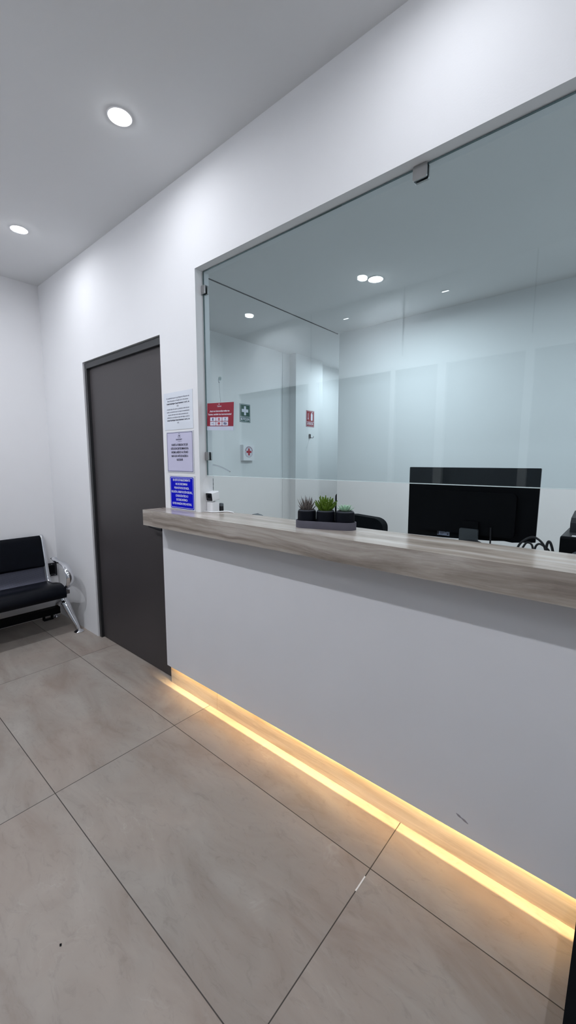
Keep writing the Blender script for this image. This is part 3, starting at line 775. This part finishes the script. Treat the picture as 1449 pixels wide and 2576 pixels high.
# plant tray
TM = Matrix.Translation((2.266, 0.018, E0)) @ Matrix.Rotation(math.radians(20), 4, 'Z')
t = thing('plant_tray', 'long rounded dark grey tray holding three potted succulents on the counter', 'tray', (2.266, 0.018, E0))
TRAY = vary('grey_concrete', srgb(84, 82, 92), 0.7, 0, 0.3, amt=0.06, scale=30, bump=0.2, bscale=200)
def stadium(L_, r, n=10):
    out = []
    for k_ in (0, 1):
        s = 1 if k_ == 0 else -1
        for i in range(n+1):
            a = -PI/2+PI*i/n + (PI if k_ else 0)
            out.append((s*(L_/2-r)+r*math.cos(a), r*math.sin(a)))
    return out
bm = new_bm()
TLn, TR_ = 0.266, 0.043
outer = stadium(TLn, TR_); inner = stadium(TLn-0.010, TR_-0.005)
rings = []
for pts, z in ((outer, 0), (outer, 0.030), (stadium(TLn-0.002, TR_-0.001), 0.032), (stadium(TLn-0.008, TR_-0.004), 0.032), (inner, 0.030), (inner, 0.006)):
    rings.append([bm.verts.new(TM @ Vector((a, b_, z))) for a, b_ in pts])
for a, b_ in zip(rings, rings[1:]):
    for i in range(len(a)): bm.faces.new((a[i], a[(i+1) % len(a)], b_[(i+1) % len(a)], b_[i]))
bm.faces.new(rings[0]); bm.faces.new(rings[-1])
obj('tray', bm, TRAY, t, smooth=True)

POT = vary('matte_black_pot', (0.003, 0.004, 0.008, 1), 0.6, 0, 0.12, amt=0.2, scale=20)
RIM = vary('dark_grey_pot_rim', srgb(72, 76, 84), 0.6, 0, 0.35, amt=0.1, scale=20)
SOIL = vary('gravel_soil', srgb(70, 66, 62), 0.9, 0, 0.2, amt=0.5, scale=180, bump=1, bscale=300)
POTS = []
def leaf(bm, base, d, length, w, th, curl=0.3, n=6, seg=6, tip=0.08, blunt=False):
    d = Vector(d).normalized()
    side = d.cross(Vector((0, 0, 1)))
    side = side.normalized() if side.length > 1e-3 else Vector((1, 0, 0))
    upn = side.cross(d)
    path = []; rad = []
    for i in range(seg+1):
        f = i/seg
        path.append(Vector(base)+d*length*f + Vector((0, 0, 1))*curl*length*f*f)
        if blunt: s = 0.62+0.38*math.sin(PI*min(f*0.75+0.2, 1)) if f < 0.93 else 0.55
        else: s = max(tip, (math.sin(PI*(0.22+0.78*f)) if f > 0.2 else 0.75+f))
        rad.append((th*s, w*s))
    sweep(bm, path, rad, n=n, upv=upn)
def potted(off, label, kind):
    c = TM @ Vector((off, 0, 0.0062))
    t = thing('potted_succulent', label, 'plant', c, 'potted succulents in the grey tray')
    bm = new_bm(); lathe(bm, [(0, 0), (0.034, 0), (0.0380, 0.004), (0.0402, 0.02), (0.0402, 0.060), (0.0385, 0.066), (0.036, 0.066), (0.036, 0.058), (0.0, 0.058)], c, 40)
    obj('pot', bm, POT, t, smooth=True)
    bm = new_bm(); lathe(bm, [(0.0362, 0.0655), (0.0365, 0.0705), (0.0335, 0.0715), (0.0325, 0.066), (0.0325, 0.0585), (0.0358, 0.0585)], c, 40)
    obj('pot_rim', bm, RIM, t, smooth=True)
    bm = new_bm(); lathe(bm, [(0, 0.0587), (0.0322, 0.0587), (0.030, 0.0655), (0, 0.0680)], c, 24); obj('soil', bm, SOIL, t)
    top = c+Vector((0, 0, 0.064))
    bm = new_bm()
    if kind == 0:
        rnd = random.Random(3)
        for ring_, (cnt, el, ln, rr) in enumerate(((6, 84, 0.050, 0.003), (9, 72, 0.054, 0.008), (11, 58, 0.050, 0.012), (6, 40, 0.036, 0.013))):
            for i in range(cnt):
                a = 2*PI*i/cnt+ring_*0.5+rnd.uniform(-.15, .15); e = math.radians(el+rnd.uniform(-6, 6))
                d = (math.cos(a)*math.cos(e), math.sin(a)*math.cos(e), math.sin(e))
                leaf(bm, top+Vector((math.cos(a)*rr, math.sin(a)*rr, -0.002)), d, ln*rnd.uniform(0.8, 1.1), 0.0042, 0.0026, 0.25, seg=7, tip=0.05)
        mt, nt, b = base_mat('striped_haworthia', srgb(58, 60, 58), 0.55)
        N, L = nt.nodes, nt.links
        tc = N.new('ShaderNodeTexCoord'); vo = N.new('ShaderNodeTexVoronoi'); vo.inputs['Scale'].default_value = 480
        L.new(tc.outputs['Object'], vo.inputs['Vector'])
        cr = N.new('ShaderNodeValToRGB'); cr.color_ramp.elements[0].position = 0.25; cr.color_ramp.elements[0].color = srgb(188, 176, 168)
        cr.color_ramp.elements[1].position = 0.42; cr.color_ramp.elements[1].color = srgb(66, 60, 58)
        L.new(vo.outputs['Distance'], cr.inputs[0]); L.new(cr.outputs[0], b.inputs['Base Color'])
    elif kind == 1:
        rnd = random.Random(11)
        for i in range(84):
            a = rnd.uniform(0, 2*PI); e = math.radians(rnd.choice((18, 30, 42, 55, 68, 80))+rnd.uniform(-7, 7))
            ln = (0.030+0.013*math.sin(e))*rnd.uniform(0.75, 1.12)
            rr = rnd.uniform(0.002, 0.016)
            d = (math.cos(a)*math.cos(e), math.sin(a)*math.cos(e), math.sin(e))
            leaf(bm, top+Vector((math.cos(a)*rr, math.sin(a)*rr, rnd.uniform(0.0, 0.012))), d, ln, 0.0042, 0.0034, rnd.uniform(0.15, 0.5), blunt=True)
        mt = vary('bright_green_fingers', srgb(84, 112, 30), 0.4, 0, 0.4, amt=0.3, scale=40)
        mt2 = None
    else:
        rnd = random.Random(5)
        for ring_, (cnt, el, ln, ww) in enumerate(((5, 75, 0.016, 0.0075), (7, 55, 0.024, 0.009), (9, 36, 0.032, 0.0095), (10, 18, 0.037, 0.0095))):
            for i in range(cnt):
                a = 2*PI*i/cnt+ring_*0.7; e = math.radians(el+rnd.uniform(-4, 4))
                d = (math.cos(a)*math.cos(e), math.sin(a)*math.cos(e), math.sin(e))
                leaf(bm, top+Vector((math.cos(a)*0.004, math.sin(a)*0.004, 0.004+0.002*(3-ring_))), d, ln, ww*0.85, 0.0022, 0.25, n=8, seg=7, tip=0.12)
        mt = vary('pale_blue_green_rosette', srgb(160, 192, 168), 0.5, 0, 0.35, amt=0.12, scale=40)
    obj('foliage', bm, mt, t, smooth=True)
potted(-0.0845, 'spiky dark striped succulent in a black pot, left of the three in the tray', 0)
potted(0.0, 'bushy bright green finger-leaved succulent, middle black pot in the tray', 1)
potted(0.0845, 'low pale green rosette succulent in a black pot, right of the three in the tray', 2)

# ------------------------------------------------------------------ behind the counter
DZT = 0.92
t = thing('reception_desk', 'pale work desk hidden behind the counter, carrying the monitor and printer', 'desk', (2.9, 0.45, 0))
bm = new_bm(); box(bm, 2.15, 4.2, 0.13, 0.80, DZT-0.03, DZT); obj('desk_top', bm, DESKM, t, bevel=0.002)
for x_ in (2.17, 4.15):
    bm = new_bm(); box(bm, x_, x_+0.03, 0.15, 0.78, 0, DZT-0.03); obj('leg', bm, DESKM, t)

# monitor (seen from behind)
t = thing('computer_monitor', 'large black monitor seen from behind, standing behind the counter', 'monitor', (2.70, 0.56, DZT+0.0005))
my = 0.50
bm = new_bm()
prism(bm, [(2.4265, 1.076), (2.4245, 1.403), (2.427, 1.4055), (2.9745, 1.4055), (2.977, 1.403), (2.975, 1.102), (2.89, 1.091), (2.86, 1.094), (2.80, 1.088), (2.60, 1.078)], my, my+0.012, 'y')
body = obj('screen_body', bm, BLACK, t, bevel=0.002)
bm = new_bm(); prism(bm, rrect(2.70, 1.205, 0.40, 0.19, 0.02), my-0.018, my-0.0002, 'y'); obj('back_cover', bm, BLACK, t, bevel=0.006)
bm = new_bm()
box(bm, 2.5725, 2.6300, my-0.0008, my-0.0002, 1.0885, 1.118); lb = obj('rating_label', bm, vary('label_grey', srgb(120, 130, 150), 0.5, amt=0.08, scale=50), t, label='small grey rating label')
bm = new_bm()
box(bm, 2.5725, 2.5805, my-0.0014, my-0.0010, 1.091, 1.1155)
for q in range(4): box(bm, 2.586, 2.600+q*0.004, my-0.0014, my-0.0010, 1.0945+q*0.0042, 1.0958+q*0.0042)
for c_ in ((2.613, 1.108), (2.622, 1.096)):
    prism(bm, [(c_[0]+0.0035*math.cos(w*PI/6), c_[1]+0.0035*math.sin(w*PI/6)) for w in range(12)], my-0.0014, my-0.0010, 'y')
obj('label_print', bm, vary('label_ink', srgb(28, 30, 40), 0.6, amt=0.1, scale=90), lb)
bm = new_bm(); prism(bm, rrect(2.725, 1.04, 0.078, 0.196, 0.006), my-0.045, my-0.030, 'y'); nk = obj('stand_neck', bm, vary('stand_grey', srgb(52, 58, 62), 0.4, 0, 0.5, amt=0.04, scale=10), t, bevel=0.002)
bm = new_bm(); box(bm, 2.690, 2.760, my-0.031, my-0.018, 1.12, 1.17); obj('pivot', bm, BLACK, t)
bm = new_bm(); box(bm, 2.692, 2.758, my-0.046, my-0.029, DZT+0.008, 0.96); obj('post', bm, BLACK, t)
bm = new_bm(); prism(bm, rrect(2.725, my-0.03, 0.24, 0.18, 0.02), DZT+0.0005, DZT+0.010, 'z'); obj('stand_base', bm, BLACK, t, bevel=0.002)

for pts in ([(2.810, my-0.025, 1.15), (2.812, my-0.026, 1.09), (2.813, my-0.028, 1.02), (2.818, my-0.035, 0.975), (2.82, my-0.04, DZT+0.012)],
            [(2.59, 0.42, DZT+0.012), (2.65, 0.42, 1.04), (2.70, 0.42, 1.082), (2.755, 0.42, 1.094), (2.795, 0.43, 1.080), (2.82, 0.45, 1.02), (2.83, 0.46, DZT+0.012)]):
    bm = new_bm(); sweep(bm, smooth_path(pts, 8), 0.0035, n=8); obj('power_lead', bm, RUBBER, t, smooth=True)

def cable(name, label, pts, r, grp='black cables behind the counter'):
    t = thing(name, label, 'cable', pts[0], grp)
    bm = new_bm(); sweep(bm, smooth_path(pts, 8), r, n=8); obj('cable', bm, RUBBER, t, smooth=True)
    return t
cy = 0.35
cable('coiled_cable', 'largest arching loop of the black coiled cable between monitor and printer',
      [(2.915, cy, DZT+0.006), (2.925, cy, 1.03), (2.942, cy, 1.105), (2.965, cy, 1.137), (2.990, cy, 1.149), (3.012, cy, 1.139), (3.028, cy, 1.118), (3.034, cy, 1.09), (3.036, cy, 1.02), (3.02, cy, DZT+0.006)], 0.0042)
cable('coiled_cable', 'low double hump of the black coiled cable, inside the largest loop',
      [(2.930, cy+0.02, DZT+0.006), (2.940, cy+0.02, 1.05), (2.960, cy+0.02, 1.112), (2.974, cy+0.02, 1.122), (2.986, cy+0.02, 1.112), (2.992, cy+0.02, 1.082), (2.998, cy+0.02, 1.112), (3.010, cy+0.02, 1.122), (3.028, cy+0.02, 1.112), (3.044, cy+0.02, 1.095), (3.060, cy+0.02, 1.04), (3.06, cy+0.02, DZT+0.006)], 0.0038)
cable('coiled_cable', 'tight upright loop of black cable standing right beside the printer',
      [(3.022, cy-0.02, DZT+0.006), (3.034, cy-0.02, 1.07), (3.038, cy-0.02, 1.125), (3.044, cy-0.02, 1.142), (3.052, cy-0.02, 1.130), (3.060, cy-0.02, 1.095), (3.066, cy-0.02, 1.02), (3.05, cy-0.02, DZT+0.006)], 0.0045)

t = thing('receipt_printer', 'black printer with a stepped grey top at the right edge behind the counter', 'printer', (3.2, 0.45, DZT+0.0005))
bm = new_bm(); prism(bm, [(0.30, DZT+0.0005), (0.30, 1.163), (0.306, 1.168), (0.56, 1.168), (0.56, DZT+0.0005)], 3.080, 3.42, 'x'); obj('body', bm, BLACK, t, bevel=0.004)
bm = new_bm(); box(bm, 3.083, 3.417, 0.308, 0.55, 1.1685, 1.171); obj('top_cover', bm, PRINTP, t, bevel=0.001)
bm = new_bm(); prism(bm, [(0.43, 1.1712), (0.43, 1.205), (0.45, 1.222), (0.555, 1.240), (0.555, 1.1712)], 3.094, 3.40, 'x'); obj('raised_tray', bm, PRINTP, t, bevel=0.004)
bm = new_bm(); box(bm, 3.112, 3.20, 0.312, 0.335, 1.1712, 1.1724); obj('label', bm, WHITEP, t)
bm = new_bm(); lathe(bm, [(0, 0), (0.036, 0), (0.036, 0.010), (0.028, 0.014), (0, 0.014)], n=32, M=Matrix.Translation((3.145, 0.2995, 1.090)) @ Matrix.Rotation(PI/2, 4, 'X')); obj('knob', bm, GREYP, t, smooth=True)

# office chairs
def office_chair(name, label, x, y, ztop, w, zb, rot=0.0, mat=FABRIC, hb=None, grp='office chairs in the reception'):
    t = thing(name, label, 'chair', (x, y, 0), grp)
    Rz = Matrix.Translation((x, y, 0)) @ Matrix.Rotation(rot, 4, 'Z')
    hh = ztop-zb
    bm = new_bm()
    pts = []
    r = min(0.075, w*0.35)
    top = [(-w/2, zb), (-w/2-0.004, zb+hh*0.5)]
    for i in range(9):
        a = PI-PI/2*i/8; top.append((-w/2+r+r*math.cos(a), ztop-r*0.9+r*0.78*math.sin(a)))
    top.append((0, ztop))
    for i in range(9):
        a = PI/2-PI/2*i/8; top.append((w/2-r+r*math.cos(a), ztop-r*0.9+r*0.78*math.sin(a)))
    top += [(w/2+0.004, zb+hh*0.5), (w/2, zb)]
    prism(bm, top, -0.035, 0.035, 'y', Rz)
    obj('backrest', bm, mat, t, bevel=0.014, segs=3, smooth=True)
    bm = new_bm(); prism(bm, rrect(0, -0.26, w+0.03, 0.46, 0.06), 0.46, 0.54, 'z', Rz); obj('seat', bm, mat, t, bevel=0.015, segs=3, smooth=True)
    bm = new_bm(); sweep(bm, [Rz @ Vector(q) for q in smooth_path([(0, -0.2, 0.45), (0, 0.02, 0.46), (0, 0.055, 0.60), (0, 0.04, zb+0.1)])], [(0.008, 0.03), (0.008, 0.03)], n=10, upv=Rz.to_3x3() @ Vector((0, 1, 0))); obj('back_support', bm, BLACK, t, smooth=True)
    bm = new_bm(); lathe(bm, [(0.025, 0.10), (0.025, 0.30), (0.016, 0.30), (0.016, 0.46)], Rz @ Vector((0, -0.24, 0)), 20); obj('gas_lift', bm, CHROME, t, smooth=True)
    for k_ in range(5):
        a = 2*PI*k_/5+0.3
        c0 = Vector((0, -0.24, 0.11)); c1 = Vector((0.27*math.cos(a), -0.24+0.27*math.sin(a), 0.065))
        bm = new_bm(); sweep(bm, [Rz @ c0, Rz @ c1], [(0.016, 0.022), (0.010, 0.014)], n=8, upv=(0, 0, 1))
        lg = obj('leg', bm, BLACK, t, smooth=True)
        bm = new_bm(); ax = Rz @ Vector((c1.x, c1.y, 0.0275))
        lathe(bm, [(0, -0.010), (0.022, -0.010), (0.027, -0.006), (0.027, 0.006), (0.022, 0.010), (0, 0.010)], n=20, M=Matrix.Translation(ax) @ Matrix.Rotation(PI/2, 4, 'X'))
        obj('caster', bm, BLACK, lg, smooth=True)
        bm = new_bm(); sweep(bm, [ax+Vector((0, 0, 0.024)), Vector((ax.x, ax.y, 0.068))], 0.006, n=8); obj('caster_stem', bm, CHROME, lg, smooth=True)
    return t
office_chair('office_chair', 'black fabric office chair whose rounded back rises right of the plants', 1.865, 0.93, 1.083, 0.44, 0.62, rot=PI)
office_chair('office_chair', 'grey office chair, only its small rounded top showing over the counter left of the plants', 0.92, 0.93, 1.0055, 0.13, 0.60, rot=PI+0.2, mat=GREYP)
office_chair('office_chair', 'black high-backed chair in the passage, mostly hidden by the wall corner behind the plants', 0.262, 3.44, 1.005, 0.44, 0.60, rot=PI, mat=FABRIC)

# ------------------------------------------------------------------ airport bench by the left wall
t = thing('waiting_bench', 'black leatherette and chrome waiting bench against the left wall', 'bench', (-0.45, -0.9, 0))
YE = -0.125; SW = 0.555
fy = [YE-0.0, YE-SW, YE-2*SW, YE-3*SW]
def prof_strip(bm, pts, th, y0, y1, nrmup=True, n=8):
    """slab following an (x,z) profile, thickness th, between y0 and y1"""
    P = [Vector((p[0], 0, p[1])) for p in pts]
    P = smooth_path(P, n)
    up_ = []; dn = []
    for i, q in enumerate(P):
        tg = (P[min(i+1, len(P)-1)]-P[max(i-1, 0)]).normalized()
        nn_ = Vector((tg.z, 0, -tg.x))
        f = min(1.0, min(i, len(P)-1-i)/2.5+0.35)
        up_.append(q+nn_*th*0.5*f); dn.append(q-nn_*th*0.5*f)
    prism(bm, [(v.x, v.z) for v in up_]+[(v.x, v.z) for v in reversed(dn)], y0, y1, 'y')
shell = [(-0.746, 0.765), (-0.722, 0.66), (-0.700, 0.575), (-0.676, 0.47), (-0.655, 0.385), (-0.610, 0.340), (-0.52, 0.345), (-0.40, 0.372), (-0.30, 0.383), (-0.245, 0.372), (-0.228, 0.345)]
for k_ in range(3):
    y1, y0 = fy[k_]-0.016, fy[k_+1]+0.016
    bm = new_bm(); prof_strip(bm, shell[:6]+[(-0.58, 0.338)], 0.006, y0, y1); obj('back_shell', bm, PERF, t, smooth=True, label='perforated grey steel back')
    bm = new_bm(); prof_strip(bm, [(p[0], p[1]-0.012) for p in shell[5:]], 0.008, y0, y1); obj('seat_shell', bm, PERF, t, smooth=True)
    bm = new_bm(); prof_strip(bm, [(-0.732, 0.772), (-0.706, 0.66), (-0.688, 0.575), (-0.672, 0.500)], 0.036, y0-0.006, y1-0.002); obj('backrest_pad', bm, LEATHER, t, bevel=0.006, smooth=True)
    bm = new_bm(); prof_strip(bm, [(-0.625, 0.362), (-0.52, 0.362), (-0.40, 0.386), (-0.31, 0.396), (-0.25, 0.380), (-0.228, 0.350), (-0.236, 0.318)], 0.040, y0-0.004, y1+0.004); obj('seat_pad', bm, LEATHER, t, bevel=0.006, smooth=True)
for k_, y in enumerate(fy):
    bm = new_bm()
    pth = smooth_path([(-0.752, y, 0.735), (-0.744, y, 0.765), (-0.728, y, 0.750), (-0.706, y, 0.66), (-0.684, y, 0.575), (-0.660, y, 0.47), (-0.636, y, 0.392), (-0.595, y, 0.350), (-0.50, y, 0.350), (-0.38, y, 0.376), (-0.28, y, 0.386), (-0.232, y, 0.368)], 6)
    sweep(bm, pth, [(0.017, 0.012), (0.017, 0.013)], n=12, upv=(0, 1, 0)); obj('side_frame', bm, CHROME, t, smooth=True)
    bm = new_bm(); box(bm, -0.246, -0.214, y-0.014, y+0.014, 0.345, 0.378); obj('frame_cap', bm, CHROME, t, bevel=0.005, smooth=True)
    if k_ in (0, 3):
        bm = new_bm()
        arm = smooth_path([(-0.490, y, 0.600), (-0.468, y, 0.604), (-0.430, y, 0.592), (-0.370, y, 0.588), (-0.300, y, 0.592), (-0.225, y, 0.578), (-0.168, y, 0.535), (-0.152, y, 0.485), (-0.172, y, 0.435), (-0.220, y, 0.402), (-0.275, y, 0.388), (-0.330, y, 0.380)], 6)
        sweep(bm, arm, [(0.010, 0.022), (0.010, 0.026), (0.010, 0.028), (0.011, 0.028), (0.012, 0.026), (0.012, 0.022)], n=14, upv=(0, 0, 1) if False else None)
        obj('armrest', bm, CHROME, t, smooth=True, label='curved chrome armrest')
bm = new_bm(); box(bm, -0.530, -0.470, fy[3]-0.005, YE+0.022, 0.108, 0.166); obj('beam', bm, BLACK, t, bevel=0.004)
bm = new_bm()
for a in ((-0.232, -0.222), (-0.168, -0.158)): box(bm, -0.520, -0.480, a[0], a[1], 0.066, 0.1115)
box(bm, -0.520, -0.480, -0.222, -0.168, 0.066, 0.074)
obj('bracket', bm, BLACK, t)
for k_, y in enumerate((YE, fy[3])):
    s = 1 if k_ == 0 else -1
    yf = y+s*0.062
    bm = new_bm()
    # upright neck, front leg and rear leg of the casting
    sweep(bm, smooth_path([(-0.335, y, 0.365), (-0.335, y+s*0.002, 0.31), (-0.328, y+s*0.008, 0.262), (-0.300, y+s*0.018, 0.215), (-0.255, y+s*0.040, 0.120), (-0.222, y+s*0.055, 0.060), (-0.205, y+s*0.062, 0.020)]), [(0.016, 0.016), (0.018, 0.026), (0.022, 0.034), (0.020, 0.028), (0.016, 0.018), (0.012, 0.012)], n=12)
    obj('front_leg', bm, CHROME, t, smooth=True)
    bm = new_bm()
    sweep(bm, smooth_path([(-0.325, y+s*0.010, 0.250), (-0.40, y+s*0.022, 0.248), (-0.50, y+s*0.030, 0.215), (-0.58, y+s*0.038, 0.165), (-0.65, y+s*0.048, 0.100), (-0.690, y+s*0.058, 0.050), (-0.705, y+s*0.062, 0.020)]), [(0.018, 0.016), (0.020, 0.024), (0.015, 0.018), (0.011, 0.012), (0.009, 0.009)], n=12)
    obj('rear_leg', bm, CHROME, t, smooth=True)
    for xf in (-0.203, -0.712):
        bm = new_bm(); lathe(bm, [(0, 0.0005), (0.036, 0.0005), (0.038, 0.005), (0.030, 0.014), (0.013, 0.022), (0.010, 0.036), (0, 0.036)], (xf, yf, 0), 28)
        obj('foot', bm, CHROME, t, smooth=True)

t = thing('wall_socket', 'black wall socket plate on the left wall behind the bench armrest', 'socket', (XC, -0.05, 0.44))
bm = new_bm(); box(bm, XC+0.0005, XC+0.012, -0.094, -0.010, 0.378, 0.500); obj('plate', bm, BLACKG, t, bevel=0.003)
bm = new_bm(); box(bm, XC+0.0122, XC+0.016, -0.078, -0.030, 0.400, 0.478); obj('insert', bm, BLACK, t, bevel=0.002)
for q, (a, b_) in enumerate(((-0.052, 0.489), (-0.070, 0.388), (-0.030, 0.388))):
    bm = new_bm(); lathe(bm, [(0, 0), (0.004, 0), (0.003, 0.002), (0, 0.002)], n=10, M=Matrix.Translation((XC+0.0122, a, b_)) @ Matrix.Rotation(PI/2, 4, 'Y')); obj('screw', bm, CHROME, t)

# black object at the lower right
t = thing('black_box', 'black box on the floor at the lower right corner, against the counter front', 'box', (3.42, -0.4, 0))
bm = new_bm(); box(bm, 3.2425, 3.60, -0.62, -0.034, 0.0005, 0.11); obj('body', bm, BLACK, t, bevel=0.004)
bm = new_bm(); box(bm, 3.2400, 3.6025, -0.6225, -0.0325, 0.1105, 0.125); obj('lid', bm, BLACK, t, bevel=0.004)

# tiny marks on the floor
bm = new_bm(); box(bm, X0T+2*TX-0.0022, X0T+2*TX+0.0022, -0.345, -0.282, 0.0001, 0.0010)
tag(obj('grout_residue', bm, vary('white_grout', (0.8, 0.79, 0.77, 1), 0.8, amt=0.05, scale=90)), 'short white sliver of filler in the floor joint near the strip light', 'filler')
bm = new_bm(); prism(bm, [(2.074, -1.052), (2.080, -1.054), (2.083, -1.050), (2.077, -1.047)], 0.0002, 0.0022, 'z')
tag(obj('crumb', bm, BLACK), 'tiny dark crumb on the floor tile at the lower left', 'debris')
